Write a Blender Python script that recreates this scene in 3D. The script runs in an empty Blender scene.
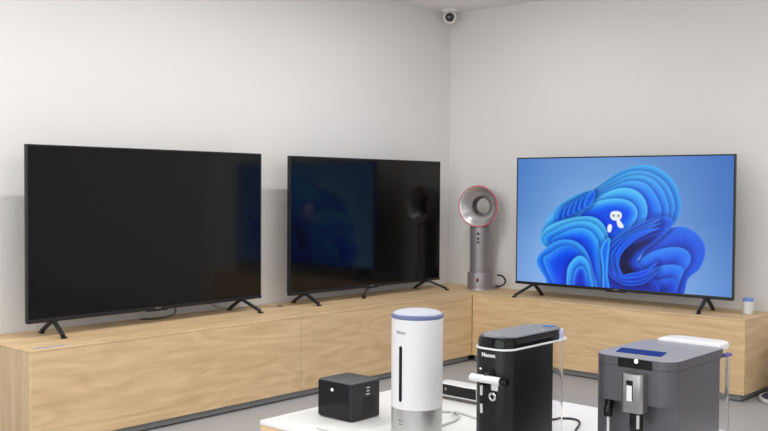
import bpy, bmesh, math, random
import numpy as np
from mathutils import Vector, Matrix
PI = math.pi
R = math.radians
SC = bpy.context.scene
COL = SC.collection
random.seed(4)

# ------------------------------------------------------------------ materials
def mat(name, col, rough=.5, metal=0, spec=.5, coat=0, emit=None, es=0, trans=0, ior=1.45, bump=0, bscale=200, aniso=0):
    m = bpy.data.materials.new(name); m.use_nodes = True
    nt = m.node_tree; b = nt.nodes['Principled BSDF']
    b.inputs['Base Color'].default_value = (*col, 1)
    b.inputs['Roughness'].default_value = rough
    b.inputs['Metallic'].default_value = metal
    b.inputs['Specular IOR Level'].default_value = spec
    b.inputs['Coat Weight'].default_value = coat
    b.inputs['IOR'].default_value = ior
    b.inputs['Transmission Weight'].default_value = trans
    if aniso: b.inputs['Anisotropic'].default_value = aniso
    if emit:
        b.inputs['Emission Color'].default_value = (*emit, 1); b.inputs['Emission Strength'].default_value = es
    # light procedural variation of roughness and a fine bump
    tc = nt.nodes.new('ShaderNodeTexCoord'); n = nt.nodes.new('ShaderNodeTexNoise')
    n.inputs['Scale'].default_value = bscale; n.inputs['Detail'].default_value = 2
    nt.links.new(tc.outputs['Object'], n.inputs['Vector'])
    mr = nt.nodes.new('ShaderNodeMapRange'); mr.inputs['To Min'].default_value = max(0, rough*.93); mr.inputs['To Max'].default_value = min(1, rough*1.07)
    nt.links.new(n.outputs['Fac'], mr.inputs['Value']); nt.links.new(mr.outputs['Result'], b.inputs['Roughness'])
    if bump:
        bp = nt.nodes.new('ShaderNodeBump'); bp.inputs['Strength'].default_value = bump; bp.inputs['Distance'].default_value = .002
        nt.links.new(n.outputs['Fac'], bp.inputs['Height']); nt.links.new(bp.outputs['Normal'], b.inputs['Normal'])
    return m

def wood(name, axis, light=(.80,.59,.35), dark=(.58,.385,.20), seed=0):
    m = bpy.data.materials.new(name); m.use_nodes = True
    nt = m.node_tree; N = nt.nodes; L = nt.links; b = N['Principled BSDF']
    b.inputs['Roughness'].default_value = .48; b.inputs['Specular IOR Level'].default_value = .35
    tc = N.new('ShaderNodeTexCoord')
    def mp(along, across):
        q = N.new('ShaderNodeMapping'); s = [across]*3; s[axis] = along
        q.inputs['Scale'].default_value = s; q.inputs['Location'].default_value = (seed, seed*.7, seed*.3)
        L.new(tc.outputs['Object'], q.inputs['Vector']); return q
    def noise(mpn, sc, det=3, dist=0):
        n = N.new('ShaderNodeTexNoise'); n.inputs['Scale'].default_value = sc; n.inputs['Detail'].default_value = det
        n.inputs['Distortion'].default_value = dist; L.new(mpn.outputs['Vector'], n.inputs['Vector']); return n
    def math_(op, a, v):
        q = N.new('ShaderNodeMath'); q.operation = op; L.new(a, q.inputs[0])
        if isinstance(v, (int, float)): q.inputs[1].default_value = v
        else: L.new(v, q.inputs[1])
        return q.outputs[0]
    n1 = noise(mp(.55, 3.2), 1.3, 2, .3)                 # broad cathedral shapes
    ring = math_('MULTIPLY', n1.outputs['Fac'], 70)
    ring = math_('SINE', ring, 0)
    ring = math_('MULTIPLY', ring, .075)
    n2 = noise(mp(.9, 11), 2.0, 5)                       # long streaks
    n3 = noise(mp(6, 160), 1.6, 3)                       # fine pores
    s = math_('MULTIPLY', n2.outputs['Fac'], .80)
    s3 = math_('MULTIPLY', n3.outputs['Fac'], .42)
    f = math_('ADD', s, ring); f = math_('ADD', f, s3)
    cr = N.new('ShaderNodeValToRGB'); cr.color_ramp.elements[0].position = .30; cr.color_ramp.elements[1].position = .85
    cr.color_ramp.elements[0].color = (*dark, 1); cr.color_ramp.elements[1].color = (*light, 1)
    L.new(f, cr.inputs['Fac']); L.new(cr.outputs['Color'], b.inputs['Base Color'])
    bp = N.new('ShaderNodeBump'); bp.inputs['Strength'].default_value = .08; bp.inputs['Distance'].default_value = .001
    L.new(n3.outputs['Fac'], bp.inputs['Height']); L.new(bp.outputs['Normal'], b.inputs['Normal'])
    return m

def paint(name, col, rough=.85, var=.02, scale=1.2):
    m = bpy.data.materials.new(name); m.use_nodes = True
    nt = m.node_tree; N = nt.nodes; L = nt.links; b = N['Principled BSDF']
    b.inputs['Roughness'].default_value = rough; b.inputs['Specular IOR Level'].default_value = .25
    tc = N.new('ShaderNodeTexCoord'); n = N.new('ShaderNodeTexNoise'); n.inputs['Scale'].default_value = scale; n.inputs['Detail'].default_value = 4
    L.new(tc.outputs['Object'], n.inputs['Vector'])
    cr = N.new('ShaderNodeValToRGB')
    cr.color_ramp.elements[0].color = (*[c*(1-var) for c in col], 1); cr.color_ramp.elements[1].color = (*[min(1, c*(1+var)) for c in col], 1)
    L.new(n.outputs['Fac'], cr.inputs['Fac']); L.new(cr.outputs['Color'], b.inputs['Base Color'])
    n2 = N.new('ShaderNodeTexNoise'); n2.inputs['Scale'].default_value = 260; L.new(tc.outputs['Object'], n2.inputs['Vector'])
    bp = N.new('ShaderNodeBump'); bp.inputs['Strength'].default_value = .05; bp.inputs['Distance'].default_value = .001
    L.new(n2.outputs['Fac'], bp.inputs['Height']); L.new(bp.outputs['Normal'], b.inputs['Normal'])
    return m

M = dict(
    wall=paint('white_wall_paint', (.80,.79,.775)),
    ceil=paint('ceiling_paint', (.88,.86,.86)),
    back=paint('grey_rear_wall_paint', (.5,.49,.48)),
    dark=paint('off_white_rear_wall_paint', (.62,.61,.60)),
    floor=paint('grey_screed_floor', (.41,.41,.415), .42, .06, 2.5),
    wood_x=wood('oak_veneer_lengthwise', 0), wood_y=wood('oak_veneer_crosswise', 1, seed=3.1),
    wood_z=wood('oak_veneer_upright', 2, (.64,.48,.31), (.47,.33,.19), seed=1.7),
    groove=mat('dark_joint', (.12,.085,.05), .8),
    plinth=mat('grey_plinth_laminate', (.25,.26,.26), .45),
    seal=mat('dark_rubber_seal', (.03,.03,.035), .6),
    bezel=mat('black_tv_plastic', (.009,.009,.010), .32, spec=.5),
    chin=mat('dark_grey_tv_trim', (.02,.02,.022), .35, metal=.3),
    screen=mat('glossy_black_screen', (.002,.002,.0025), .09, spec=.40),
    foot=mat('black_stand_metal', (.014,.014,.015), .38, spec=.5),
    silver=mat('silver_lettering', (.55,.55,.56), .35, metal=.6),
    white=mat('white_plastic', (.70,.70,.71), .35),
    whitetop=mat('white_table_laminate', (.80,.80,.785), .5),
    capblue=mat('blue_grey_rim_plastic', (.13,.16,.31), .35),
    capgrey=mat('pale_grey_cap_plastic', (.47,.50,.57), .5),
    steel=mat('brushed_steel', (.30,.295,.295), .32, metal=.9, bscale=90, aniso=.5),
    steelbase=mat('brushed_steel_base', (.50,.495,.49), .34, metal=.85, bscale=90, aniso=.5),
    chrome=mat('polished_chrome', (.78,.78,.79), .12, metal=1),
    black=mat('satin_black_plastic', (.006,.006,.007), .36, spec=.35),
    gloss=mat('gloss_black_plastic', (.005,.005,.006), .08, spec=.35),
    cubeside=mat('dark_charcoal_plastic', (.020,.020,.023), .42, spec=.35),
    cubetop=mat('charcoal_top_plastic', (.055,.057,.058), .38),
    grey=mat('graphite_grey_plastic', (.088,.086,.096), .36, metal=.25),
    greytop=mat('light_graphite_plastic', (.27,.27,.31), .40, metal=.2),
    lidtop=mat('tinted_grey_lid', (.17,.18,.20), .34),
    blueglass=mat('blue_lit_display_glass', (.006,.012,.08), .2, emit=(.006,.03,.22), es=.6, spec=.15, ior=1.06),
    bluetint=mat('blue_tinted_plastic', (.05,.14,.42), .2),
    lilac=mat('pale_lilac_plastic', (.55,.55,.80), .25),
    violet=mat('violet_clip_plastic', (.10,.07,.30), .25),
    led=mat('lit_white_indicator', (1,1,1), .5, emit=(1,.97,.9), es=2.2),
    clear=mat('clear_tank_plastic', (.96,.96,.97), .03, trans=1, ior=1.25, spec=.4),
    fan=mat('brushed_silver_fan_metal', (.50,.49,.50), .30, metal=.7, bscale=60),
    fanbody=mat('purple_grey_fan_metal', (.30,.28,.30), .36, metal=.4, bscale=60),
    fantube=mat('shade_toned_fan_metal', (.09,.085,.095), .3, metal=.5),  # fan metal with the shade of the tunnel put into its colour
    pink=mat('pink_rim_plastic', (.62,.10,.14), .35),
    copper=mat('copper_dot', (.16,.04,.025), .35, metal=.4),
    rubber=mat('black_cable_rubber', (.012,.012,.012), .5),
    cable=mat('white_cable_rubber', (.62,.62,.60), .45),
    tan=mat('pale_cable_rubber', (.42,.32,.22), .5),
    jarblue=mat('bright_blue_lid_plastic', (.15,.28,.70), .3),
    navy=mat('navy_plastic', (.012,.022,.085), .3),
    brown=mat('taupe_rubber', (.17,.14,.12), .6),
    label=mat('pale_label_strip', (.66,.63,.60), .25),
    ink=mat('grey_ink', (.18,.18,.19), .6),
    lens=mat('black_lens_glass', (.006,.006,.008), .06, coat=1),
    camwhite=mat('white_camera_plastic', (.88,.87,.86), .4),
)

# ------------------------------------------------------------------ mesh helpers
def new(): return bmesh.new()
def obj(name, bm, m, parent=None, off=None, smooth=True):
    me = bpy.data.meshes.new(name)
    if off is not None: bmesh.ops.translate(bm, verts=bm.verts, vec=-Vector(off))
    bmesh.ops.recalc_face_normals(bm, faces=bm.faces)
    bm.to_mesh(me); bm.free()
    for k in (m if isinstance(m, (list, tuple)) else [m]): me.materials.append(k)
    if smooth:
        for p in me.polygons: p.use_smooth = True
        me.set_sharp_from_angle(angle=R(32))
    o = bpy.data.objects.new(name, me); COL.objects.link(o)
    if parent is not None: o.parent = parent
    return o
def thing(name, label, cat, loc, rz=0, group=None):
    o = bpy.data.objects.new(name, None); COL.objects.link(o)
    o.empty_display_size = .05; o.location = loc; o.rotation_euler = (0, 0, rz)
    o['label'] = label; o['category'] = cat
    if group: o['group'] = group
    return o
def tag(o, label, cat, group=None):
    o['label'] = label; o['category'] = cat
    if group: o['group'] = group
    return o
def struct(name, bm, m):
    o = obj(name, bm, m, smooth=False); o['kind'] = 'structure'; return o
def box(bm, x0, x1, y0, y1, z0, z1, bev=0, seg=2):
    t = new()
    bmesh.ops.create_cube(t, size=1)
    for v in t.verts: v.co = Vector(((x0+x1)/2+v.co.x*(x1-x0), (y0+y1)/2+v.co.y*(y1-y0), (z0+z1)/2+v.co.z*(z1-z0)))
    if bev: bmesh.ops.bevel(t, geom=t.edges[:], offset=bev, segments=seg, profile=.5, affect='EDGES')
    merge(bm, t); return bm
def merge(bm, t):
    vm = {v: bm.verts.new(v.co) for v in t.verts}
    for f in t.faces:
        try:
            g = bm.faces.new([vm[v] for v in f.verts]); g.material_index = f.material_index
        except ValueError: pass
    t.free()
def rrect(x0, x1, y0, y1, r, seg=8):
    """rounded rectangle, r = radius or four radii for corners (x0y0, x1y0, x1y1, x0y1)"""
    if isinstance(r, (int, float)): r = [r]*4
    out = []
    for (cx, cy, rr, a0) in ((x0+r[0], y0+r[0], r[0], 180), (x1-r[1], y0+r[1], r[1], 270), (x1-r[2], y1-r[2], r[2], 0), (x0+r[3], y1-r[3], r[3], 90)):
        for i in range(seg+1):
            a = R(a0+90*i/seg); out.append((cx+rr*math.cos(a), cy+rr*math.sin(a)))
    return out
def loft(bm, loops, cap0=True, cap1=True):
    """loops: lists of 3D points, same count"""
    vs = [[bm.verts.new(p) for p in l] for l in loops]
    n = len(vs[0])
    for a, b in zip(vs, vs[1:]):
        for i in range(n):
            bm.faces.new((a[i], a[(i+1) % n], b[(i+1) % n], b[i]))
    if cap0: bm.faces.new(vs[0][::-1])
    if cap1: bm.faces.new(vs[-1])
    return bm
def inset(pts, d):
    c = [sum(p[i] for p in pts)/len(pts) for i in (0, 1)]
    w = max(p[0] for p in pts)-min(p[0] for p in pts); h = max(p[1] for p in pts)-min(p[1] for p in pts)
    sx, sy = 1-2*d/w, 1-2*d/h
    cx = (max(p[0] for p in pts)+min(p[0] for p in pts))/2; cy = (max(p[1] for p in pts)+min(p[1] for p in pts))/2
    return [(cx+(p[0]-cx)*sx, cy+(p[1]-cy)*sy) for p in pts]
def prism(bm, pts, z0, z1, b0=0, b1=0, seg=3):
    """vertical prism with rounded lower (b0) and upper (b1) rim"""
    L = []
    if b0:
        for i in range(seg): a = PI/2*i/seg; L.append((b0*(1-math.sin(a)), z0+b0*(1-math.cos(a))))
    L.append((0, z0+b0))
    L.append((0, z1-b1))
    if b1:
        for i in range(1, seg+1): a = PI/2*i/seg; L.append((b1*(1-math.cos(a)), z1-b1+b1*math.sin(a)))
    L = [l for i, l in enumerate(L) if i == 0 or abs(l[1]-L[i-1][1]) > 1e-6]
    return loft(bm, [[(x, y, z) for x, y in inset(pts, d)] for d, z in L])
def lathe(bm, prof, n=48, M4=None, cap=True):
    """prof: list of (radius, height) ; r==0 ends allowed"""
    rings = []
    for r, z in prof:
        if r < 1e-6: rings.append([bm.verts.new((0, 0, z))])
        else: rings.append([bm.verts.new((r*math.cos(2*PI*i/n), r*math.sin(2*PI*i/n), z)) for i in range(n)])
    for a, b in zip(rings, rings[1:]):
        for i in range(n):
            j = (i+1) % n
            if len(a) == 1 and len(b) == 1: continue
            if len(a) == 1: bm.faces.new((a[0], b[i], b[j]))
            elif len(b) == 1: bm.faces.new((a[i], a[j], b[0]))
            else: bm.faces.new((a[i], a[j], b[j], b[i]))
    if M4 is not None: bmesh.ops.transform(bm, matrix=M4, verts=bm.verts)
    return bm
def catmull(P, n=8):
    P = [Vector(p) for p in P]; Q = [P[0]*2-P[1]]+P+[P[-1]*2-P[-2]]; out = []
    for i in range(1, len(Q)-2):
        for k in range(n):
            t = k/n; a, b, c, d = Q[i-1:i+3]
            out.append(.5*((2*b)+(c-a)*t+(2*a-5*b+4*c-d)*t*t+(3*b-a-3*c+d)*t**3))
    out.append(P[-1]); return out
def tube(bm, P, r, n=10, smooth=8):
    P = catmull(P, smooth) if smooth else [Vector(p) for p in P]
    loops = []; up = Vector((0, 0, 1)); prev = None
    for i, p in enumerate(P):
        t = (P[min(i+1, len(P)-1)]-P[max(i-1, 0)]).normalized()
        if prev is None:
            a = t.cross(up)
            if a.length < .1: a = t.cross(Vector((1, 0, 0)))
        else: a = prev-t*prev.dot(t)
        a.normalize(); prev = a; b = t.cross(a)
        rr = r[i] if isinstance(r, list) else r
        loops.append([p+a*rr*math.cos(2*PI*k/n)+b*rr*math.sin(2*PI*k/n) for k in range(n)])
    return loft(bm, loops)
def rod(bm, a, b, r, n=16): return tube(bm, [a, b], r, n, 0)
def beam(bm, a, b, w, h, bev=.002):
    """bar from a to b: w across (horizontal), h in the other direction"""
    a, b = Vector(a), Vector(b); t = b-a; L = t.length; t.normalize()
    s = t.cross(Vector((0, 0, 1))).normalized(); u = s.cross(t)
    tt = new(); box(tt, 0, L, -w/2, w/2, -h/2, h/2, bev)
    m = Matrix(((t.x, s.x, u.x, a.x), (t.y, s.y, u.y, a.y), (t.z, s.z, u.z, a.z), (0, 0, 0, 1)))
    bmesh.ops.transform(tt, matrix=m, verts=tt.verts); merge(bm, tt); return bm
def text_bm(body, size, depth=.0006, bold=0, sx=1):
    c = bpy.data.curves.new('lettering', 'FONT'); c.body = body; c.size = size; c.extrude = depth; c.offset = bold
    c.align_x = 'CENTER'; c.align_y = 'CENTER'; c.resolution_u = 3
    o = bpy.data.objects.new('lettering', c); COL.objects.link(o)
    dg = bpy.context.evaluated_depsgraph_get(); me = bpy.data.meshes.new_from_object(o.evaluated_get(dg))
    bm = new(); bm.from_mesh(me); bpy.data.objects.remove(o); bpy.data.meshes.remove(me); bpy.data.curves.remove(c)
    for v in bm.verts: v.co.x *= sx
    return bm
def FRONT(x, y, z):   # matrix: local xy plane standing up, facing -X
    return Matrix(((0, 0, -1, x), (-1, 0, 0, y), (0, 1, 0, z), (0, 0, 0, 1)))
def SIDE(x, y, z):    # facing -Y
    return Matrix(((1, 0, 0, x), (0, 0, -1, y), (0, 1, 0, z), (0, 0, 0, 1)))

# ------------------------------------------------------------------ room
CE = 2.8405; X0 = -9.5; Y0 = -9.0
struct('floor', box(new(), X0, 0, Y0, 0, -.1, 0), M['floor'])
struct('ceiling', box(new(), X0, 0, Y0, 0, CE, CE+.1), M['ceil'])
struct('wall_left', box(new(), X0, 0, 0, .12, 0, CE), M['wall'])
struct('wall_right', box(new(), 0, .12, -3.35, .12, 0, CE), M['wall'])
struct('wall_right_rear', box(new(), 0, .12, Y0, -3.35, 0, CE), M['dark'])
struct('wall_back', box(new(), X0, 0, Y0-.12, Y0, 0, CE), M['back'])
struct('wall_far_left', box(new(), X0-.12, X0, Y0, 0, 0, CE), M['back'])

# ------------------------------------------------------------------ wooden display counters
HC = .5304; XL = -4.149; DL = .623; DR = .494; YR = -2.759; PB = .048; RC = .034
G = .003
t = thing('display_counter', 'long low oak display counter along the left wall, holding two dark televisions', 'counter', (-2.32, -.3, 0))
off = (-2.32, -.3, 0)
obj('carcass', box(new(), XL+.02, -DR-.002, -DL+.02, -.001, PB, HC-.014), M['groove'], t, off)
obj('top_board', box(new(), XL, -DR-.0008, -DL, -.001, HC-.012, HC, .001, 1), M['wood_x'], t, off)
xs = -2.319
obj('front_panel', box(new(), XL+.0005, xs-G/2, -DL, -DL+.019, PB, HC-.0135, .0008, 1), M['wood_x'], t, off)
obj('front_panel', box(new(), xs+G/2, -DR-.003, -DL, -DL+.019, PB, HC-.0135, .0008, 1), M['wood_x'], t, off)
obj('side_panel', box(new(), XL, XL+.0195, -DL+.0205, -.001, PB, HC-.0135, .0008, 1), M['wood_z'], t, off)
p = obj('plinth', box(new(), XL+RC, -DR-.001, -DL+RC, -.002, .006, PB), M['plinth'], t, off)
obj('seal_strip', box(new(), XL+RC-.002, -DR-.001, -DL+RC-.002, -.002, 0, .006), M['seal'], p)
p2 = p.children[0]
for v in p2.data.vertices: v.co -= Vector(off)

t = thing('display_counter', 'shorter oak display counter along the right wall under the lit television', 'counter', (-.25, -1.4, 0))
off = (-.25, -1.4, 0)
obj('carcass', box(new(), -DR+.02, -.001, YR+.02, -.001, PB, HC-.014), M['groove'], t, off)
obj('top_board', box(new(), -DR, -.001, YR, -.001, HC-.012, HC, .001, 1), M['wood_y'], t, off)
obj('front_panel', box(new(), -DR, -DR+.019, YR+.0005, -.625, PB, HC-.0135, .0008, 1), M['wood_y'], t, off)
obj('side_panel', box(new(), -DR+.0205, -.001, YR, YR+.0195, PB, HC-.0135, .0008, 1), M['wood_x'], t, off)
obj('plinth', box(new(), -DR+RC, -.002, YR+RC, -.624, .006, PB), M['plinth'], t, off)
obj('seal_strip', box(new(), -DR+RC-.002, -.002, YR+RC-.002, -.624, 0, .006), M['seal'], t, off)

# ------------------------------------------------------------------ televisions (local: x along width, -y to the viewer, z up from the counter top)
TW = 1.67; TH = .963
def picture_mesh(w, h):
    """the lit picture: a fine grid whose colours are painted by code - folded blue cloth shapes on a soft blue ground"""
    NX, NY = 456, 262
    s = np.linspace(0, 1, NX); tt = np.linspace(0, 1, NY); S, T = np.meshgrid(s, tt)
    A = w/h
    def c(*q): return np.array(q, float)
    img = np.zeros((NY, NX, 3)); done = np.zeros((NY, NX, 1))
    d = np.sqrt(((S-.42)*A)**2+((T-.45))**2)
    k = np.clip(d/1.15, 0, 1)[..., None]
    img[:] = c(160, 200, 244)*(1-k)+c(52, 104, 184)*k
    kk = np.clip((T-.35), 0, 1)[..., None]*.35
    img = img*(1-kk)+c(70, 125, 200)*kk
    lo = np.clip(.55-T, 0, .55)[..., None]; img = img+lo*c(70, 62, 45)
    def closed(P, n=7):
        P = [np.array(p, float) for p in P]; m = len(P); out = []
        for i in range(m):
            a, b, e, g = P[i-1], P[i], P[(i+1) % m], P[(i+2) % m]
            for q in range(n):
                u = q/n; out.append(.5*((2*b)+(e-a)*u+(2*a-5*b+4*e-g)*u*u+(3*b-a-3*e+g)*u**3))
        return np.array(out)
    def fold(P, rim, mid, deep, D=.10, ang=0, rimw=.012, g=.5, bias=0):
        nonlocal img, done
        Q = closed(P); x0, y0 = Q.min(0)-.05; x1, y1 = Q.max(0)+.05
        i0, i1 = max(0, int(x0*NX)), min(NX, int(x1*NX)+2); j0, j1 = max(0, int(y0*NY)), min(NY, int(y1*NY)+2)
        X = S[j0:j1, i0:i1]; Y = T[j0:j1, i0:i1]
        ins = np.zeros(X.shape, bool); dist = np.full(X.shape, 9.)
        for a, b in zip(Q, np.roll(Q, -1, 0)):
            if a[1] != b[1]:
                cr = ((Y < a[1]) != (Y < b[1])) & (X < (b[0]-a[0])*(Y-a[1])/(b[1]-a[1])+a[0]); ins ^= cr
            ax, bx = a[0]*A, b[0]*A; ex, ey = bx-ax, b[1]-a[1]; L2 = ex*ex+ey*ey+1e-12
            u = np.clip(((X*A-ax)*ex+(Y-a[1])*ey)/L2, 0, 1)
            dist = np.minimum(dist, np.hypot(X*A-ax-u*ex, Y-a[1]-u*ey))
        sd = np.where(ins, dist, -dist)
        al = np.clip(sd/.006+.5, 0, 1)[..., None]
        sh = np.exp(-(np.clip(-sd, 0, 1)/.028)**2)[..., None]*(1-al)*done[j0:j1, i0:i1]
        img[j0:j1, i0:i1] *= 1-(.32 if g > .2 else 0)*sh*np.array([.9, .8, .45])
        done[j0:j1, i0:i1] = np.maximum(done[j0:j1, i0:i1], al)
        cx, cy = Q.mean(0); rad = max((x1-x0)*A, y1-y0)/2
        lin = np.clip(.5+((X-cx)*A*math.cos(R(ang))+(Y-cy)*math.sin(R(ang)))/(2*rad)+bias, 0, 1)
        u = np.clip(dist/D, 0, 1); u = u*u*(3-2*u)
        f = np.clip(u*(1-g)+(1-lin)*g*1.3, 0, 1)[..., None]
        rimc, midc, deepc = c(*rim), c(*mid), c(*deep)
        col = np.where(f < .5, rimc*(1-f*2)+midc*f*2, midc*(2-f*2)+deepc*(f*2-1))
        e = np.exp(-(dist/rimw)**2)[..., None]*np.clip(lin*1.4, 0, 1)[..., None]
        col = col*(1-.65*e)+rimc*.65*e
        img[j0:j1, i0:i1] = img[j0:j1, i0:i1]*(1-al)+col*al
    sky, azure, blue, deep, ink_ = (96,205,250), (38,140,245), (16,90,235), (8,40,190), (4,12,90)
    # back right lobe
    fold([(.60,.22),(.66,.38),(.73,.465),(.80,.485),(.86,.43),(.89,.33),(.87,.20),(.82,.11),(.78,-.04),(.60,-.05),(.53,.09)], (40,120,240), (22,86,225), (8,44,170), .16, 120, .010, .55)
    fold([(.56,.15),(.65,.28),(.745,.335),(.81,.32),(.83,.25),(.80,.15),(.76,.02),(.70,-.05),(.56,-.03)], (60,150,250), (26,98,238), (8,44,175), .13, 100, .010, .5)
    fold([(.55,.06),(.65,.155),(.73,.205),(.795,.19),(.79,.11),(.74,-.05),(.56,-.05)], (60,150,250), (30,104,240), (8,40,165), .12, 100, .010, .5)
    fold([(.56,-.02),(.64,.05),(.72,.10),(.77,.09),(.75,-.05),(.56,-.06)], (40,120,240), (16,70,215), (6,30,140), .09, 100, .008, .5)
    # large upper lobe with nested folds
    fold([(.22,.57),(.32,.67),(.42,.79),(.51,.89),(.61,.94),(.69,.91),(.755,.81),(.785,.66),(.77,.54),(.71,.42),(.63,.30),(.57,.15),(.53,-.04),(.38,-.04),(.36,.30)], (70,185,248), (30,125,238), (14,70,215), .12, 115, .012, .6, .15)
    fold([(.30,.60),(.44,.79),(.55,.885),(.645,.885),(.72,.80),(.757,.66),(.745,.54),(.69,.43),(.60,.30),(.48,.25)], (90,195,250), (34,128,245), (10,58,215), .13, 110, .009, .6, .12)
    fold([(.33,.60),(.447,.77),(.557,.855),(.64,.848),(.70,.765),(.733,.625),(.715,.51),(.64,.37),(.54,.23),(.42,.30)], (84,196,250), (30,124,245), (8,46,205), .12, 110, .009, .6, .05)
    fold([(.34,.60),(.44,.74),(.548,.815),(.628,.80),(.68,.70),(.70,.58),(.67,.47),(.595,.36),(.51,.26),(.41,.36)], (80,190,250), (28,116,245), (8,40,195), .12, 105, .009, .6, .02)
    fold([(.33,.575),(.42,.70),(.512,.765),(.590,.745),(.635,.65),(.630,.52),(.57,.40),(.48,.30),(.40,.40)], (104,215,252), (38,140,248), (10,60,220), .14, 100, .011, .55, .05)
    fold([(.26,.545),(.37,.64),(.48,.685),(.56,.665),(.595,.58),(.565,.475),(.50,.37),(.44,.29),(.36,.40)], (104,215,252), (24,112,245), (10,48,225), .10, 100, .012, .45, .05)
    # left feathery cluster
    fold([(.125,.36),(.145,.47),(.185,.57),(.235,.65),(.305,.715),(.39,.745),(.385,.65),(.33,.56),(.26,.44),(.18,.34)], (90,190,250), (50,160,245), (24,105,232), .10, 140, .012, .5, .15)
    for q in range(6):
        a = q/5; x = .205+.135*a; y = .545+.115*a
        fold([(x,y-.035),(x+.018,y+.05),(x+.052,y+.085),(x+.056,y+.045),(x+.040,y-.005),(x+.02,y-.05)], (70,175,250), (22,98,232), (10,52,200), .05, 150, .005, .6)
    fold([(.12,.34),(.16,.45),(.26,.52),(.37,.545),(.43,.50),(.46,.40),(.47,.30),(.30,.28),(.18,.28)], (96,208,250), (56,170,250), (22,110,242), .12, 100, .012, .5, .1)
    fold([(.145,.34),(.19,.42),(.28,.49),(.37,.50),(.43,.43),(.455,.30),(.452,.08),(.444,-.05),(.377,-.05),(.29,.15)], (80,195,250), (30,124,248), (10,60,228), .12, 60, .012, .5, .1)
    fold([(.18,.33),(.23,.40),(.31,.45),(.37,.435),(.41,.36),(.425,.22),(.42,-.05),(.345,-.05),(.30,.20)], (70,185,250), (20,104,245), (8,40,215), .10, 60, .011, .5, .05)
    # lower left bell
    fold([(.105,.17),(.145,.27),(.215,.345),(.295,.35),(.355,.275),(.387,.14),(.40,-.06),(.19,-.06),(.15,.04)], (66,170,250), (26,112,245), (12,66,228), .14, 70, .014, .45, .05)
    fold([(.14,.17),(.175,.24),(.235,.30),(.295,.295),(.335,.22),(.36,.10),(.365,-.06),(.23,-.06)], (60,160,250), (14,84,240), (8,40,205), .11, 150, .008, .6)
    fold([(.262,.10),(.285,.19),(.325,.235),(.36,.20),(.38,.10),(.39,-.06),(.275,-.06)], (84,196,252), (40,140,250), (16,84,238), .09, 120, .010, .5, .1)
    fold([(.295,.06),(.31,.13),(.335,.15),(.355,.10),(.36,-.06),(.30,-.06)], (80,190,250), (12,74,232), (8,32,175), .05, 120, .006, .5)
    # dark fold well and wrapping bands
    fold([(.445,.30),(.50,.40),(.60,.50),(.70,.56),(.755,.52),(.70,.40),(.62,.28),(.60,.20),(.66,.12),(.70,.02),(.66,-.05),(.47,-.05),(.44,.12)], (50,135,245), (14,72,215), (6,30,150), .10, 130, .009, .5)
    fold([(.475,.22),(.52,.31),(.60,.385),(.69,.43),(.66,.35),(.60,.27),(.575,.20),(.60,.13),(.55,.07),(.495,.11)], (16,80,220), (8,34,140), (3,8,50), .045, 120, .006, .4)
    for q, (rimc, w_) in enumerate((((70,165,250), .0), ((50,140,248), .022), ((40,120,240), .044))):
        fold([(.452+w_,.20),(.468+w_,.30),(.53+w_*.8,.40),(.64,.50-w_),(.70,.545-w_*1.6),(.64,.47-w_),(.545+w_*.8,.37),(.482+w_,.27),(.470+w_,.18),(.49+w_,.11),(.55,.06+w_*1.3),(.63,.09+w_*1.5),(.69,.15+w_*1.7),(.63,.055+w_*1.3),(.545,.028+w_*1.2),(.475+w_,.09)], rimc, (20,100,240), (10,60,220), .02, 110, .006, .3)
    fold([(.425,.28),(.44,.35),(.47,.38),(.465,.28),(.46,.10),(.475,-.05),(.44,-.05),(.435,.14)], (90,200,252), (36,140,248), (14,80,235), .03, 170, .008, .5)
    # small white figure: round head with two dark dots, two little limbs
    W = (240,244,250)
    fold([(.468,.552),(.473,.582),(.495,.592),(.518,.582),(.523,.552),(.514,.527),(.494,.518),(.476,.527)], W, W, (225,230,242), .03, 90, .01, .2)
    fold([(.500,.53),(.512,.525),(.532,.478),(.524,.462),(.508,.470),(.500,.50)], W, W, (225,230,242), .03, 90, .01, .2)
    fold([(.458,.478),(.470,.490),(.478,.475),(.474,.435),(.464,.425),(.456,.440)], W, W, (225,230,242), .03, 90, .01, .2)
    for ex in (.484, .508): fold([(ex-.004,.555),(ex,.562),(ex+.004,.555),(ex,.547)], (40,30,60), (40,30,60), (40,30,60), .01, 0, .001, 0)
    lin = (np.clip(img, 0, 255)/255)
    lin = np.where(lin <= .04045, lin/12.92, ((lin+.055)/1.055)**2.4)
    me = bpy.data.meshes.new('screen')
    co = np.stack([S*w, np.zeros_like(S), T*h], -1).reshape(-1, 3)
    idx = np.arange(NX*NY).reshape(NY, NX)
    F = np.stack([idx[:-1, :-1], idx[:-1, 1:], idx[1:, 1:], idx[1:, :-1]], -1).reshape(-1, 4)
    me.vertices.add(len(co)); me.vertices.foreach_set('co', co.ravel())
    me.loops.add(F.size); me.loops.foreach_set('vertex_index', F.ravel().astype(np.int32))
    me.polygons.add(len(F)); me.polygons.foreach_set('loop_start', (np.arange(len(F))*4).astype(np.int32)); me.polygons.foreach_set('loop_total', np.full(len(F), 4, np.int32))
    me.update(calc_edges=True)
    ca = me.color_attributes.new('picture', 'FLOAT_COLOR', 'POINT')
    ca.data.foreach_set('color', np.concatenate([lin.reshape(-1, 3), np.ones((NX*NY, 1))], 1).ravel())
    m = bpy.data.materials.new('lit_television_picture'); m.use_nodes = True
    nt = m.node_tree; b = nt.nodes['Principled BSDF']; b.inputs['Base Color'].default_value = (.004, .004, .005, 1)
    b.inputs['Roughness'].default_value = .12; b.inputs['Specular IOR Level'].default_value = .4
    at = nt.nodes.new('ShaderNodeAttribute'); at.attribute_name = 'picture'
    nt.links.new(at.outputs['Color'], b.inputs['Emission Color']); b.inputs['Emission Strength'].default_value = PICT
    me.materials.append(m)
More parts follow.
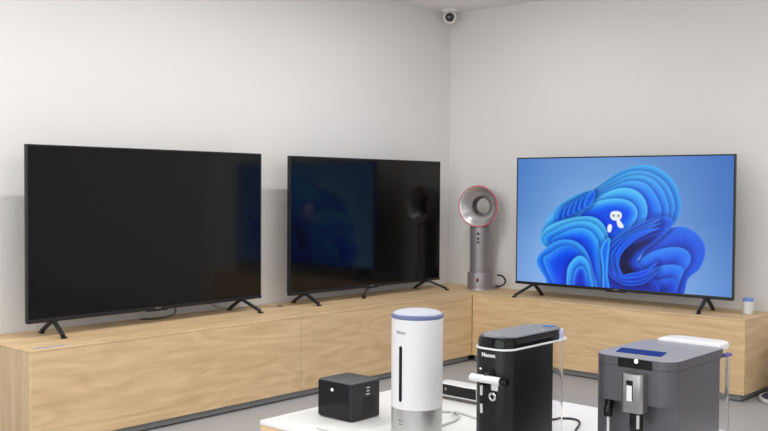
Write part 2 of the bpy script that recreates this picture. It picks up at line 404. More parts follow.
    return me
PICT = 1.0
def television(label, x, y, rz, zb, lit=False, foot_x=(.155, 1.515), splay=(-.02, .04), tw=TW, th=TH):
    t = thing('television', label, 'television', (x, y, HC), rz, None)
    g = zb-HC; b = .009
    bm = new(); box(bm, 0, tw, .0, .026, g+.012, g+th, .002)
    box(bm, .12, tw-.12, .0255, .062, g+.03, g+th*.62, .012)
    obj('back_casing', bm, M['bezel'], t)
    bm = new()
    box(bm, 0, b, -.004, .004, g+.012, g+th, .001, 1); box(bm, tw-b, tw, -.004, .004, g+.012, g+th, .001, 1)
    box(bm, b-.001, tw-b+.001, -.004, .004, g+th-b, g+th, .001, 1)
    obj('frame', bm, M['bezel'], t)
    obj('bottom_trim', box(new(), -.001, tw+.001, -.009, .022, g, g+.021, .003), M['chin'], t)
    if lit:
        me = picture_mesh(tw-2*b, th-b-.021); o = bpy.data.objects.new('screen', me); COL.objects.link(o); o.parent = t
        o.location = (b, -.0015, g+.021); o['label'] = 'lit screen with folded blue cloth shapes'
    else:
        obj('screen', box(new(), b, tw-b, -.0015, .001, g+.021, g+th-b), M['screen'], t)
    s = obj('sensor_bar', box(new(), tw/2-.075, tw/2+.075, -.011, .012, g-.007, g+.004, .003), M['bezel'], t)
    bm = text_bm('TUCHI' if lit else 'TUCHI', .014, .0004); bmesh.ops.transform(bm, matrix=SIDE(tw/2, -.0094, g+.0105), verts=bm.verts)
    obj('lettering', bm, M['silver'], t, smooth=False)['label'] = 'small silver lettering on the bottom trim'
    for fx in foot_x:
        bm = new()
        for yy in (-.138, .115):
            ex = fx+((splay[0] if fx < tw/2 else splay[1]) if yy < 0 else 0)
            beam(bm, (fx, yy*.05+.008, g+.004), (ex, yy+.008, .0135), .022, .018, .003)
            bmesh.ops.create_cube(bm, size=1, matrix=Matrix.Translation((ex, yy*1.02+.008, .005)) @ Matrix.Diagonal((.026, .024, .010, 1)))
        box(bm, fx-.024, fx+.024, -.004, .022, g-.010, g+.006, .003)
        obj('leg', bm, M['foot'], t)
    return t
tv1 = television('big switched-off black television nearest the left end of the long counter', -3.9756, -.2571, R(1.7), .6081, tw=1.678)
tv2 = television('switched-off black television reflecting blue, between the other television and the corner fan', -2.0518, -.2197, R(.63), .6023, splay=(0, .085))
tv3 = television('switched-on television showing folded blue cloth shapes on the right counter', -.3553, -.9339, R(-90+1.847), .6219, True, (.155, 1.49), splay=(-.085, .0))

# cables on the long counter
z = HC
tag(obj('power_cable', tube(new(), [(-2.60,-.012,z+.12),(-2.55,-.03,z+.03),(-2.44,-.05,z+.008),(-2.30,-.07,z+.006),(-2.20,-.12,z+.006),(-2.125,-.175,z+.007)], .004), M['tan']),
    'thin pale cable lying on the long counter between the two dark televisions', 'cable')
o = obj('plug', rod(new(), (-2.124,-.176,z+.0085), (-2.095,-.196,z+.0085), .0085), M['brown']); tag(o, 'small brown plug at the end of the pale cable between the dark televisions', 'plug')
bm = tube(new(), [(-1.20,-.17,z+.052),(-1.28,-.22,z+.050),(-1.345,-.262,z+.040)], .006)
pc = thing('hanging_cable', 'black cable with a round plug hanging under the middle of the second dark television', 'cable', (-1.36, -.27, z))
obj('cord', bm, M['rubber'], pc, (-1.36,-.27,z))
bm = lathe(new(), [(0,-.016),(.014,-.014),(.018,-.004),(.018,.006),(.012,.014),(0,.016)], 20, Matrix.Translation((-1.36,-.275,z+.0195)) @ Matrix.Rotation(R(70), 4, 'Y'))
obj('plug_head', bm, M['rubber'], pc, (-1.36,-.27,z))
tag(obj('drooping_cable', tube(new(), [(-3.00,-.20,z+.085),(-2.97,-.19,z+.050),(-2.99,-.16,z+.02),(-3.06,-.12,z+.005),(-3.14,-.06,z+.004)], .004), M['rubber']),
    'thin dark cord drooping under the big left television', 'cable')

# price label strip
t = thing('price_label', 'clear printed label strip at the left front corner of the long counter', 'label', (-4.02, -.575, HC), R(1))
obj('strip', box(new(), -.10, .085, -.028, .012, 0, .0016, .0006, 1), M['label'], t)
for k, (a, b) in enumerate(((-.09,-.06),(-.05,-.01),(.0,.02),(.035,.075))):
    obj('print', box(new(), a, b, -.018, -.004, .0016, .0021), M['ink'], t)

# ------------------------------------------------------------------ bladeless fan in the corner
FX, FY = -.20, -.475
off = (FX, FY, HC)
t = thing('bladeless_fan', 'silver bladeless fan with a pink-rimmed ring head in the counter corner', 'fan', off)
# head axis points to the front: mostly -X
aim = R(180+15); ZH = 1.205
ax = Matrix.Translation((FX-.012, FY-.018, ZH)) @ Matrix.Rotation(aim, 4, 'Z') @ Matrix.Rotation(PI/2, 4, 'Y')
# profile in (radius, distance toward the front)
pr_ = [(.158,.072),(.150,.070),(.135,.060),(.110,.038),(.086,.014),(.074,-.004),(.0715,-.02),(.0705,-.068),(.072,-.072),(.10,-.080),(.13,-.078),(.148,-.068),(.156,-.04),(.160,.0),(.163,.05),(.162,.070),(.158,.072)]
bm = lathe(new(), pr_[:-1]+[pr_[0]], 72, ax); bmesh.ops.remove_doubles(bm, verts=bm.verts, dist=1e-5)
obj('ring_head', bm, M['fan'], t, off)
bm = lathe(new(), [(.0740,-.003),(.0700,-.008),(.0655,-.030),(.0625,-.070),(.0660,-.0735),(.0712,-.0725),(.0712,-.020),(.0740,-.003)], 64, ax)
bmesh.ops.remove_doubles(bm, verts=bm.verts, dist=1e-5)
obj('inner_tube', bm, M['fantube'], t, off)['label'] = 'tube through the middle of the head, its shade put in as dark grey'
circ = [(.163*math.cos(2*PI*i/72), .163*math.sin(2*PI*i/72)) for i in range(72)]
bm = new(); rr = .0052
rings = []
for i in range(72):
    a = 2*PI*i/72; rings.append([ax @ Vector(((.1625+rr*math.cos(b))*math.cos(a), (.1625+rr*math.cos(b))*math.sin(a), .069+rr*math.sin(b))) for b in [2*PI*k/10 for k in range(10)]])
vs = [[bm.verts.new(p) for p in r] for r in rings]
for i in range(72):
    for k in range(10): bm.faces.new((vs[i][k], vs[(i+1) % 72][k], vs[(i+1) % 72][(k+1) % 10], vs[i][(k+1) % 10]))
obj('rim', bm, M['pink'], t, off)['label'] = 'pink rim around the ring head'
T0 = Matrix.Translation((FX, FY, 0))
bm = lathe(new(), [(0,.662),(.080,.664),(.0795,.74),(.0815,1.00),(.082,1.035),(.076,1.048),(.060,1.056),(0,1.06)], 40, T0)
obj('column', bm, M['fanbody'], t, off)
bm = lathe(new(), [(0,HC+.006),(.098,HC+.006),(.098,HC+.136),(.096,HC+.140),(.083,HC+.141),(0,HC+.141)], 40, T0)
obj('base', bm, M['fanbody'], t, off)
bm = lathe(new(), [(0,HC),(.103,HC),(.105,HC+.003),(.104,HC+.010),(.098,HC+.012),(0,HC+.012)], 40, T0)
bs = obj('foot_plate', bm, M['fan'], t, off)
obj('rear_dock', prism(new(), rrect(FX+.02, FX+.150, FY-.095, FY+.05, .02), HC, HC+.034, 0, .01), M['fanbody'], t, off)
dirv = Vector((math.cos(R(207)), math.sin(R(207)), 0)); sidev = Vector((-dirv.y, dirv.x, 0))
def on_cyl(r, deg, z): return Vector((FX+r*math.cos(R(deg)), FY+r*math.sin(R(deg)), z))
for zz in (.985, .945, .915):
    q = on_cyl(.0805, 207, zz)
    mm = Matrix.Translation(q) @ Matrix.Rotation(R(207), 4, 'Z') @ Matrix.Rotation(PI/2, 4, 'Y')
    obj('button', lathe(new(), [(0,-.004),(.0095,-.004),(.0095,.001),(.007,.002),(0,.002)], 20, mm), M['gloss'], t, off)
q = on_cyl(.097, 207, .612); mm = Matrix.Translation(q) @ Matrix.Rotation(R(207), 4, 'Z') @ Matrix.Rotation(PI/2, 4, 'Y')
bm = new(); bmesh.ops.create_uvsphere(bm, u_segments=16, v_segments=8, radius=.011); 
for v in bm.verts: v.co.x *= 1.7; v.co.z *= .4
bmesh.ops.transform(bm, matrix=mm, verts=bm.verts)
obj('emblem', bm, M['copper'], t, off)['label'] = 'small copper dot on the base'
obj('power_cord', tube(new(), [(FX+.10,FY-.06,HC+.022),(FX+.10,FY-.13,HC+.024),(FX+.11,FY-.175,HC+.055),(FX+.12,FY-.165,HC+.085),(FX+.13,FY-.13,HC+.108),(FX+.14,FY-.08,HC+.112)], .007), M['rubber'], t, off)['label'] = 'black power cord looping up behind the base'

# ------------------------------------------------------------------ white jar at the right end of the counter
JX, JY = -.205, -2.665; off = (JX, JY, HC)
t = thing('jar', 'small white plastic jar with a blue lid at the right counter end', 'jar', off)
TJ = Matrix.Translation(off)
obj('body', lathe(new(), [(0,0),(.030,0),(.034,.004),(.0345,.075),(.033,.086),(0,.088)], 36, TJ), M['white'], t, off)
obj('lid', lathe(new(), [(0,.086),(.032,.086),(.0335,.088),(.0335,.102),(.030,.108),(0,.109)], 36, TJ), M['jarblue'], t, off)['label'] = 'blue lid'

# ------------------------------------------------------------------ floor appliance at the right edge
VX, VY = -.250, -2.982; off = (VX, VY, 0)
t = thing('floor_purifier', 'white round appliance with a navy foot on the floor past the right counter', 'appliance', off)
TV = Matrix.Translation((VX, VY, 0))
obj('foot_rim', lathe(new(), [(0,0),(.195,0),(.206,.008),(.208,.020),(.205,.028),(.198,.030),(.194,.026),(0,.026)], 64, TV), M['white'], t, off)
obj('foot_disc', lathe(new(), [(0,.024),(.192,.025),(.188,.031),(0,.040)], 64, TV), M['navy'], t, off)['label'] = 'navy disc inside the white foot rim'
obj('body', lathe(new(), [(0,.036),(.12,.036),(.128,.05),(.130,.07),(.130,.37),(.122,.392),(.10,.40),(0,.403)], 64, Matrix.Translation((VX+.045, VY-.015, 0))), M['white'], t, off)

# ------------------------------------------------------------------ security camera
CX, CY = -.165, -.12; off = (CX, CY, CE)
t = thing('security_camera', 'white dome security camera on the ceiling in the corner', 'camera', off)
TC = Matrix.Translation(off)
obj('bracket', lathe(new(), [(0,0),(.066,0),(.068,-.006),(.064,-.020),(.052,-.026),(0,-.026)], 40, TC), M['camwhite'], t, off)
bm = new(); bmesh.ops.create_uvsphere(bm, u_segments=36, v_segments=20, radius=.056, matrix=Matrix.Translation((CX, CY, CE-.065)))
obj('housing', bm, M['camwhite'], t, off)
dv = (Vector((-6.49,-5.07,1.35))-Vector((CX,CY,CE-.065))).normalized()
q = dv.to_track_quat('Z', 'Y').to_matrix().to_4x4()
mm = Matrix.Translation(Vector((CX,CY,CE-.065))+dv*.030) @ q
obj('lens', lathe(new(), [(0,.0),(.037,.0),(.038,.018),(.034,.026),(.026,.031),(0,.036)], 32, mm), M['lens'], t, off)

# ------------------------------------------------------------------ white display table
TZ = .55; TXL, TXR, TYB, TYF = -4.352, -3.378, -2.578, -4.75
off = ((TXL+TXR)/2, (TYB+TYF)/2, 0)
t = thing('display_table', 'low display table with a white top in front of the counters', 'table', off)
obj('tabletop', prism(new(), rrect(TXL, TXR, TYF, TYB, .012, 4), TZ-.014, TZ, .002, .003), M['whitetop'], t, off)
bm = new(); box(bm, TXL+.004, TXR-.004, TYF+.004, TYB-.004, .06, TZ-.014, .001, 1)
obj('cabinet_body', bm, M['wood_y'], t, off)
obj('plinth', box(new(), TXL+.05, TXR-.05, TYF+.05, TYB-.05, 0, .06), M['plinth'], t, off)

# table label
t = thing('table_label', 'clear label lying on the white table in front of the black cube', 'label', (-4.295, -2.826, TZ))
obj('strip', box(new(), -.012, .012, -.05, .04, 0, .0012), M['whitetop'], t)
obj('print', box(new(), -.004, .0005, -.038, .022, .0012, .0016), M['ink'], t)

# ------------------------------------------------------------------ black cube device
off = (-4.09, -2.762, TZ)
t = thing('cube_projector', 'small black cube projector with a glossy front at the table corner', 'projector', off)
cx0, cx1, cy0, cy1 = -4.166, -4.016, -2.84, -2.677; CZ = TZ+.132
for fx in (cx0+.025, cx1-.025):
    for fy in (cy0+.025, cy1-.025):
        obj('rubber_foot', lathe(new(), [(0,0),(.010,0),(.010,.004),(0,.004)], 16, Matrix.Translation((fx, fy, TZ))), M['rubber'], t, off)
obj('housing', prism(new(), rrect(cx0, cx1, cy0, cy1, .014), TZ+.003, CZ-.003, .003, .0), M['cubeside'], t, off)
obj('top_cover', prism(new(), rrect(cx0, cx1, cy0, cy1, .014), CZ-.003, CZ, 0, .002), M['cubetop'], t, off)
obj('front_glass', box(new(), cx0-.0015, cx0+.004, cy0+.013, cy1-.003, TZ+.006, CZ-.004, .001, 1), M['gloss'], t, off)
mm = FRONT(cx0-.0015, cy1-.072, CZ-.030) 
obj('indicator', lathe(new(), [(0,-.0005),(.0050,-.0005),(.0045,.001),(0,.0012)], 20, mm), M['led'], t, off)['label'] = 'round white light on the glossy front'
# logo: three short slanted white bars joined at alternate ends
bm = new()
lx, lz = cx0+.082, CZ-.030
for k, (a, b) in enumerate(((-.008,.009),(-.006,.007),(-.009,.008))):
    zz = lz-.011*k+.008
    box(bm, lx+a, lx+b, cy0-.0010, cy0+.001, zz-.0017, zz+.0017)
obj('logo', bm, M['white'], t, off, False)['label'] = 'white mark of stacked bars'
bm = new()
for k in range(9): box(bm, cx0+.058, cx0+.120, cy0-.0006, cy0+.001, TZ+.022+.0065*k, TZ+.0245+.0065*k)
obj('vent_slots', bm, M['gloss'], t, off, False)

# ------------------------------------------------------------------ tall white cylinder
PX, PY, PR = -4.121, -3.091, .0836; off = (PX, PY, TZ); TP = Matrix.Translation((PX, PY, 0))
t = thing('air_purifier', 'tall white cylindrical appliance with a blue-grey rim and steel base', 'appliance', off)
def zz(a): return a
obj('steel_base', lathe(new(), [(0,TZ),(PR-.003,TZ),(PR-.001,TZ+.003),(PR-.001,.643),(PR-.004,.643),(0,.643)], 72, TP), M['steelbase'], t, off)
obj('body', lathe(new(), [(0,.643),(PR-.002,.643),(PR,.6455),(PR,.929),(PR-.002,.931),(0,.931)], 72, TP), M['white'], t, off)
obj('rim', lathe(new(), [(0,.931),(PR-.001,.931),(PR+.001,.934),(PR+.001,.942),(PR-.002,.945),(PR-.010,.9455),(0,.9455)], 72, TP), M['capblue'], t, off)['label'] = 'blue-grey rim'
obj('cap', lathe(new(), [(PR-.003,.944),(PR-.005,.9475),(PR-.014,.952),(PR-.035,.9565),(PR-.06,.9585),(0,.959)], 72, TP), M['capgrey'], t, off)['label'] = 'pale grey domed cap'
def wrap(bm, cx, cy, r, phi, zc):
    """bend a flat mesh (x right, y up, z out) round an upright cylinder, centred at angle phi (degrees)"""
    for v in bm.verts:
        a = R(phi)+v.co.x/r; q = r+v.co.z
        v.co = Vector((cx+q*math.cos(a), cy+q*math.sin(a), zc+v.co.y))
    return bm
def grid_plate(w, h, nx, ny, d, rnd=0):
    bm = new(); pts = rrect(-w/2, w/2, -h/2, h/2, rnd or .0005, 6)
    loft(bm, [[(x, y, -.002) for x, y in pts], [(x, y, d) for x, y in pts]]); return bm
obj('level_slot', wrap(grid_plate(.012, .178, 1, 1, .0008, .0058), PX, PY, PR, 181, .758), M['gloss'], t, off)['label'] = 'tall thin black slot'
obj('lettering', wrap(text_bm('Nicon', .015, .0004, .0003), PX, PY, PR, 180, .890), M['ink'], t, off, False)
bm = new()
for k in range(2):
    b2 = grid_plate(.016, .0035, 1, 1, .0004); wrap(b2, PX, PY, PR-.001, 180+2*k, .608-.011*k); merge(bm, b2)
obj('printed_mark', bm, M['ink'], t, off, False)

# white cables on the table
tag(obj('white_cable', tube(new(), [(-4.045,-3.02,TZ+.0045),(-3.95,-2.985,TZ+.0045),(-3.86,-2.965,TZ+.0045),(-3.815,-2.99,TZ+.0045),(-3.835,-3.045,TZ+.0045),(-3.90,-3.08,TZ+.0045),(-3.96,-3.088,TZ+.0045),(-4.03,-3.10,TZ+.0045)], .004), M['cable']),
    'pale cable curling on the table behind the white cylinder', 'cable')
tag(obj('white_cable', tube(new(), [(-3.88,-3.054,TZ+.0125),(-3.85,-3.03,TZ+.0125),(-3.815,-3.018,TZ+.0075),(-3.812,-3.06,TZ+.0045),(-3.83,-3.12,TZ+.0045),(-3.85,-3.25,TZ+.0045)], .0038), M['cable']),
    'pale cable running across the table toward the back of the black coffee machine', 'cable')

# ------------------------------------------------------------------ low white box with black front (behind)
off = (-3.62, -2.95, TZ)
t = thing('media_box', 'low white device with a glossy black front behind the white cylinder', 'device', off)
bx0, bx1, by0, by1 = -3.655, -3.585, -3.10, -2.80
for fy in (by0+.03, by1-.03):
    obj('foot', box(new(), bx0+.012, bx1-.008, fy-.012, fy+.012, TZ, TZ+.010), M['brown'], t, off)
obj('gap_shade', box(new(), bx0+.004, bx1-.006, by0+.006, by1-.006, TZ+.004, TZ+.013), M['brown'], t, off)  # brown block stands in for the shadow in the gap below the case
obj('case', box(new(), bx0, bx1, by0, by1, TZ+.012, TZ+.061, .0025, 3), M['white'], t, off)
obj('front_panel', box(new(), bx0-.0012, bx0+.004, by1-.186, by1-.014, TZ+.018, TZ+.0575, .001, 1), M['gloss'], t, off)
obj('front_panel', box(new(), bx0-.0012, bx0+.004, by0+.014, by1-.194, TZ+.018, TZ+.0575, .001, 1), M['gloss'], t, off)
obj('sensor', lathe(new(), [(0,-.0005),(.006,-.0005),(.006,.0008),(0,.0012)], 20, FRONT(bx0-.0012, by1-.045, TZ+.040)), M['ink'], t, off)

# ------------------------------------------------------------------ black coffee machine
off = (-4.12, -3.467, TZ)
t = thing('coffee_machine', 'slim black coffee machine with a chrome ring under its lid and a white lever', 'coffee machine', off)
kx0, kx1, ky0, ky1 = -4.250, -4.005, -3.532, -3.402
body = rrect(kx0, kx1, ky0, ky1, (.046, .006, .006, .046), 10)
obj('body', prism(new(), body, TZ, .888, .002, .001), M['black'], t, off)
ring = rrect(kx0-.002, kx1+.098, ky0-.002, ky1+.002, (.048, .035, .035, .048), 10)
obj('trim_ring', prism(new(), ring, .885, .8905, .001, .001), M['white'], t, off)['label'] = 'bright ring under the lid'
l0 = rrect(kx0+.002, kx1+.04, ky0+.002, ky1-.002, (.046, .01, .01, .046), 10)
l1 = [(kx0+(p[0]-kx0)*.985+.004, -3.467+(p[1]+3.467)*.96) for p in l0]
oct_ = [(kx0+.036, ky0+.010), (kx0+.004, ky0+.044), (kx0+.004, ky1-.044), (kx0+.036, ky1-.010)]
bm = loft(new(), [[(x, y, .8905) for x, y in l0], [(x, y, .906) for x, y in l0], [(x, y, .919) for x, y in l1], [(x, y, .9205) for x, y in inset(l1, .003)]])
obj('lid_band', bm, M['gloss'], t, off)
top = [(kx0+.008, ky1-.044), (kx0+.008, ky0+.050), (kx0+.052, ky0+.005), (kx1+.045, ky0+.005), (kx1+.080, ky0+.040), (kx1+.080, ky1-.040), (kx1+.045, ky1-.005), (kx0+.048, ky1-.005)]
bm = loft(new(), [[(x, y, .9205) for x, y in inset(top, -.001)], [(x, y, .923) for x, y in top], [(x, y, .925) for x, y in inset(top, .004)]])
obj('lid_top', bm, M['lidtop'], t, off, False)['label'] = 'smoky grey lid top'
rear = rrect(kx1+.041, kx1+.085, ky0+.004, ky1-.004, (.002, .03, .03, .002), 8)
obj('tank_lid', prism(new(), rear, .8905, .9185, .001, .003), M['lilac'], t, off)['label'] = 'pale lilac tank lid'
obj('tank_tab', box(new(), kx1+.030, kx1+.064, ky0+.030, ky0+.060, .925, .9275, .001, 1), M['bluetint'], t, off)['label'] = 'small blue tab on the lid'
for qx, qy in ((kx0+.03, ky0+.053), (kx1-.03, ky0+.02), (kx1+.02, ky1-.03), (kx0+.06, ky1-.025)):
    obj('screw_cap', lathe(new(), [(0,.925),(.004,.925),(.0035,.9265),(0,.927)], 12, Matrix.Translation((qx, qy, 0))), M['silver'], t, off)
def hollow(pts, z0, z1, th=.0025):
    bm = new(); inn = inset(pts, th)
    vo = [[bm.verts.new((x, y, z)) for x, y in pts] for z in (z0, z1)]; vi = [[bm.verts.new((x, y, z)) for x, y in inn] for z in (z0+th, z1)]
    n = len(pts)
    for i in range(n):
        j = (i+1) % n
        bm.faces.new((vo[0][i], vo[0][j], vo[1][j], vo[1][i])); bm.faces.new((vi[0][j], vi[0][i], vi[1][i], vi[1][j])); bm.faces.new((vo[1][i], vo[1][j], vi[1][j], vi[1][i]))
    bm.faces.new(vo[0][::-1]); bm.faces.new(vi[0]); return bm
tank = rrect(kx1+.002, kx1+.082, ky0+.006, ky1-.006, (.004, .025, .025, .004), 6)
obj('water_tank', hollow(tank, TZ+.012, .884), M['clear'], t, off)['label'] = 'clear water tank'
obj('tank_foot', prism(new(), inset(tank, .004), TZ, TZ+.0115), M['black'], t, off)
bm = text_bm('Nucom', .0155, .0005, .0006, 1.0); bmesh.ops.transform(bm, matrix=FRONT(0, 0, 0), verts=bm.verts)
# lettering bends round the rounded front-left corner region
for v in bm.verts: v.co += Vector((kx0-.0004, -3.466, .8695))
obj('lettering', bm, M['white'], t, off, False)
# button slot, stem, group handle
bm = new(); box(bm, kx0-.006, kx0+.004, -3.486, -3.440, .824, .834, .002); box(bm, kx0-.012, kx0+.004, -3.490, -3.462, .806, .826, .003)
obj('brew_head', bm, M['black'], t, off)
obj('button', lathe(new(), [(0,-.001),(.0022,-.001),(.0022,.001),(0,.0014)], 12, FRONT(kx0-.006, -3.443, .829)), M['led'], t, off)
bm = new(); rod(bm, (kx0-.012, -3.478, .822), (kx0-.030, -3.478, .810), .008)
obj('lever_stem', bm, M['gloss'], t, off)
hz = .806
lever = obj('lever', tube(new(), [(kx0-.030,-3.424,hz+.001),(kx0-.030,-3.428,hz),(kx0-.030,-3.527,hz),(kx0-.030,-3.530,hz)], [.008]+[.0112]*30, 20, 1), M['white'], t, off); lever['label'] = 'white lever bar'
obj('lever_knob', tube(new(), [(kx0-.030,-3.530,hz),(kx0-.028,-3.552,hz)], .011, 20, 0), M['gloss'], lever, off)
# steam wand, hot water spout
bm = new(); rod(bm, (kx0-.022,-3.458,.785), (kx0-.022,-3.458,.755), .0042); rod(bm, (kx0-.022,-3.458,.735), (kx0-.022,-3.459,.706), .0046)
w = obj('steam_wand', bm, M['chrome'], t, off)
obj('grip', rod(new(), (kx0-.022,-3.458,.757), (kx0-.022,-3.458,.733), .0062), M['gloss'], w, off)
obj('wand_holder', box(new(), kx0-.024, kx0+.010, -3.462, -3.454, .782, .792, .001, 1), M['gloss'], t, off)
obj('highlight_plate', box(new(), kx0-.004, kx0+.002, -3.500, -3.478, .770, .789, .0015, 1), M['white'], t, off)['label'] = 'small white square standing in for a highlight on the chrome'  # white plate put in place of a glint on the chrome parts
bm = new(); n1, n2 = 24, 10
vs = [[None]*n2 for _ in range(n1)]
for i in range(n1):
    a = 2*PI*i/n1
    for k in range(n2):
        b = 2*PI*k/n2; q = .0095+.0042*math.cos(b); vs[i][k] = bm.verts.new((kx0-.006+.005*math.sin(b), -3.486+q*math.cos(a), .753+q*math.sin(a)))
for i in range(n1):
    for k in range(n2): bm.faces.new((vs[i][k], vs[(i+1) % n1][k], vs[(i+1) % n1][(k+1) % n2], vs[i][(k+1) % n2]))
obj('spout_ring', bm, M['chrome'], t, off)
bm = new(); box(bm, kx0-.06, kx0+.004, ky0+.01, ky1-.01, TZ, TZ+.028, .004)
obj('drip_tray', bm, M['black'], t, off)

# black cable by the coffee machine
tag(obj('black_cable', tube(new(), [(-3.75,-3.30,TZ+.004),(-3.66,-3.318,TZ+.004),(-3.612,-3.345,TZ+.004),(-3.610,-3.385,TZ+.004),(-3.655,-3.42,TZ+.004),(-3.74,-3.455,TZ+.004),(-3.80,-3.50,TZ+.004)], .0035), M['rubber']),
    'thin black cable looping on the table between the two coffee machines', 'cable')

# ------------------------------------------------------------------ grey coffee machine
off = (-3.87, -3.832, TZ)
t = thing('coffee_machine', 'wide grey coffee machine with a blue display on top and steel spout', 'coffee machine', off)
gx0, gx1, gy0, gy1 = -4.050, -3.737, -3.936, -3.688; GT = .880
lower = rrect(gx0+.034, gx1, gy0, gy1, (.004, .004, .004, .004), 3)
obj('lower_body', prism(new(), lower, TZ, .752, .002, 0), M['grey'], t, off)
lidp = rrect(gx0, -3.709, gy0, gy1, (.048, .012, .03, .048), 12)
upper = rrect(gx0, gx1, gy0, gy1, (.048, .004, .004, .048), 12)
obj('upper_body', prism(new(), upper, .752, GT-.028, 0, 0), M['grey'], t, off)
obj('lid_seam', prism(new(), inset(lidp, .0012), GT-.0285, GT-.0265), M['black'], t, off)
obj('lid_side', prism(new(), lidp, GT-.0268, GT-.002, 0, .0), M['grey'], t, off)
obj('lid_top', prism(new(), lidp, GT-.002, GT, 0, .0015), M['greytop'], t, off)['label'] = 'lighter grey lid top'
bm = new()
def quadp(bm, P, z0, z1): loft(bm, [[(x, y, z0) for x, y in P], [(x, y, z1) for x, y in P]])
quadp(bm, [(-3.994,-3.733),(-3.986,-3.868),(-3.908,-3.850),(-3.920,-3.712)], GT, GT+.0012)
obj('display', bm, M['blueglass'], t, off, False)['label'] = 'blue lit display panel'
obj('sensor_window', box(new(), gx0-.0012, gx0+.004, -3.874, -3.770, GT-.030, GT-.004, .001, 1), M['gloss'], t, off)['label'] = 'glossy black window on the front edge'
obj('indicator_light', lathe(new(), [(0,-.001),(.006,-.001),(.005,.001),(0,.0015)], 18, FRONT(gx0-.0015, -3.826, GT-.009)), M['led'], t, off)['label'] = 'glowing white light'
obj('status_dot', lathe(new(), [(0,-.012),(.0022,-.012),(.0022,.001),(0,.0013)], 12, FRONT(gx0+.002, -3.738, .832)), M['silver'], t, off)
sp = rrect(gx0-.034, gx0+.004, -3.860, -3.796, (.012, .001, .001, .012), 6)
s_ = obj('spout', prism(new(), sp, .731, .840, .004, .002), M['steel'], t, off); s_['label'] = 'brushed steel spout housing'
obj('window', box(new(), gx0-.0352, gx0-.030, -3.834, -3.814, .765, .822, .001, 1), M['gloss'], s_, off)
obj('scale_strip', box(new(), gx0-.0364, gx0-.034, -3.832, -3.816, .765, .808, .0005, 1), M['white'], s_, off)
nz = obj('nozzle', prism(new(), rrect(gx0-.030, gx0-.002, -3.854, -3.820, .009, 5), .680, .730, .006, 0), M['gloss'], t, off)
obj('nozzle_tip', box(new(), gx0-.0312, gx0-.026, -3.852, -3.844, .690, .728, .001, 1), M['silver'], nz, off)
jw = obj('steam_joint', tube(new(), [(gx0+.02,-3.735,.750),(gx0+.012,-3.738,.734),(gx0+.004,-3.739,.722),(gx0+.004,-3.739,.704)], .013, 16), M['gloss'], t, off)
obj('steam_wand', rod(new(), (gx0+.004,-3.739,.706), (gx0+.000,-3.742,TZ+.02), .0055), M['chrome'], t, off)['label'] = 'chrome steam wand'
# rear water tank with white cover
cov = rrect(-3.708, -3.608, gy0+.012, gy1-.034, (.002, .045, .045, .002), 10)
bm = new()
def arch(z, d=0): return [(x, y, z) for x, y in inset(cov, d)]
loft(bm, [arch(GT-.010), arch(GT+.002), arch(GT+.006, .002), arch(GT+.008, .007)])
obj('tank_cover', bm, M['white'], t, off)['label'] = 'white rear tank cover'
tk = rrect(gx1+.004, -3.614, gy0+.012, gy1-.036, (.003, .03, .03, .003), 8)
obj('water_tank', hollow(tk, TZ+.010, GT-.0275), M['clear'], t, off)['label'] = 'clear water tank'
obj('tank_foot', prism(new(), inset(tk, .004), TZ, TZ+.0095), M['grey'], t, off)
obj('tank_clip', box(new(), -3.700, -3.655, gy0-.004, gy0+.014, GT-.030, GT-.021, .003), M['violet'], t, off)['label'] = 'violet tank clip'
obj('drip_tray', prism(new(), rrect(gx0-.03, gx0+.033, gy0+.03, gy1-.03, (.02, .002, .002, .02), 6), TZ, TZ+.035, .002, .002), M['black'], t, off)

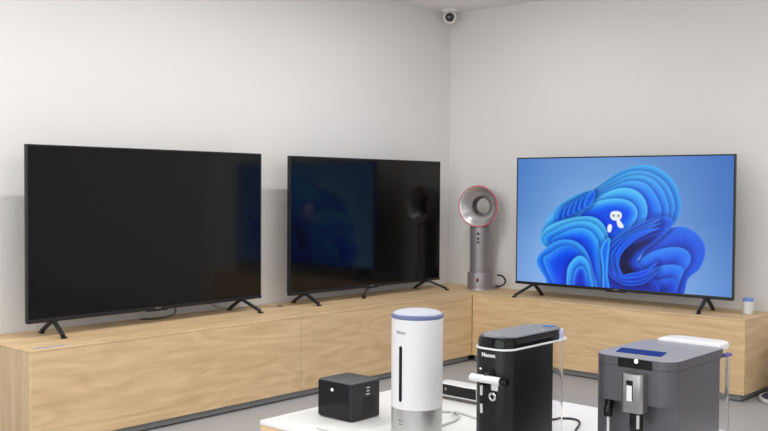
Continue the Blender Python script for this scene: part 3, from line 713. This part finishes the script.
# ------------------------------------------------------------------ lamps: long ceiling tubes
def line_light(name, x0, x1, y, w, power, col=(1,.985,.965)):
    d = bpy.data.lights.new(name, 'AREA'); d.shape = 'RECTANGLE'; d.size = x1-x0; d.size_y = w; d.energy = power; d.color = col
    o = bpy.data.objects.new(name, d); COL.objects.link(o); o.location = ((x0+x1)/2, y, CE-.012); return o
line_light('ceiling_tube_light', -8.5, -.9, -1.26, .045, 78)
line_light('ceiling_tube_light', -8.5, -.9, -3.9, .12, 70)
line_light('ceiling_tube_light', -8.5, -.9, -6.6, .12, 70)
def wide_light(name, loc, rot, sx, sy, power, col):
    d = bpy.data.lights.new(name, 'AREA'); d.shape = 'RECTANGLE'; d.size = sx; d.size_y = sy; d.energy = power; d.color = col
    o = bpy.data.objects.new(name, d); COL.objects.link(o); o.location = loc; o.rotation_euler = rot; return o
wide_light('added_fill_light', (X0+.02, -4.6, 1.45), (PI/2, 0, -PI/2), 7.0, 2.4, 135, (.95,.98,1))  # unseen panel added to brighten the right wall and ceiling
wide_light('added_fill_light', (-5.6, Y0+.02, 1.45), (PI/2, 0, 0), 7.0, 2.4, 34, (.95,.98,1))  # second added panel, weak fill from behind the camera
w = bpy.data.worlds.new('room_ambient'); SC.world = w; w.use_nodes = True
w.node_tree.nodes['Background'].inputs['Color'].default_value = (.8, .85, 1, 1); w.node_tree.nodes['Background'].inputs['Strength'].default_value = .3

# ------------------------------------------------------------------ camera
cam = bpy.data.cameras.new('camera'); co = bpy.data.objects.new('camera', cam); COL.objects.link(co); SC.camera = co
cam.sensor_width = 36; cam.lens = 955.28*36/768; cam.clip_start = .05
ya, pi_, ro = R(41.8734), R(1.66616), R(.35365)
fw = Vector((math.cos(ya), math.sin(ya), 0)); rt = Vector((math.sin(ya), -math.cos(ya), 0)); up = Vector((0, 0, 1))
f2 = fw*math.cos(pi_)-up*math.sin(pi_); u2 = up*math.cos(pi_)+fw*math.sin(pi_)
r3 = rt*math.cos(ro)+u2*math.sin(ro); u3 = u2*math.cos(ro)-rt*math.sin(ro)
mw = Matrix((( r3.x, u3.x, -f2.x, -6.492), (r3.y, u3.y, -f2.y, -5.0682), (r3.z, u3.z, -f2.z, 1.35), (0, 0, 0, 1)))
co.matrix_world = mw

vs = SC.view_settings; vs.view_transform = 'Standard'; vs.look = 'None'; vs.gamma = 1; vs.exposure = -.07; vs.use_curve_mapping = False
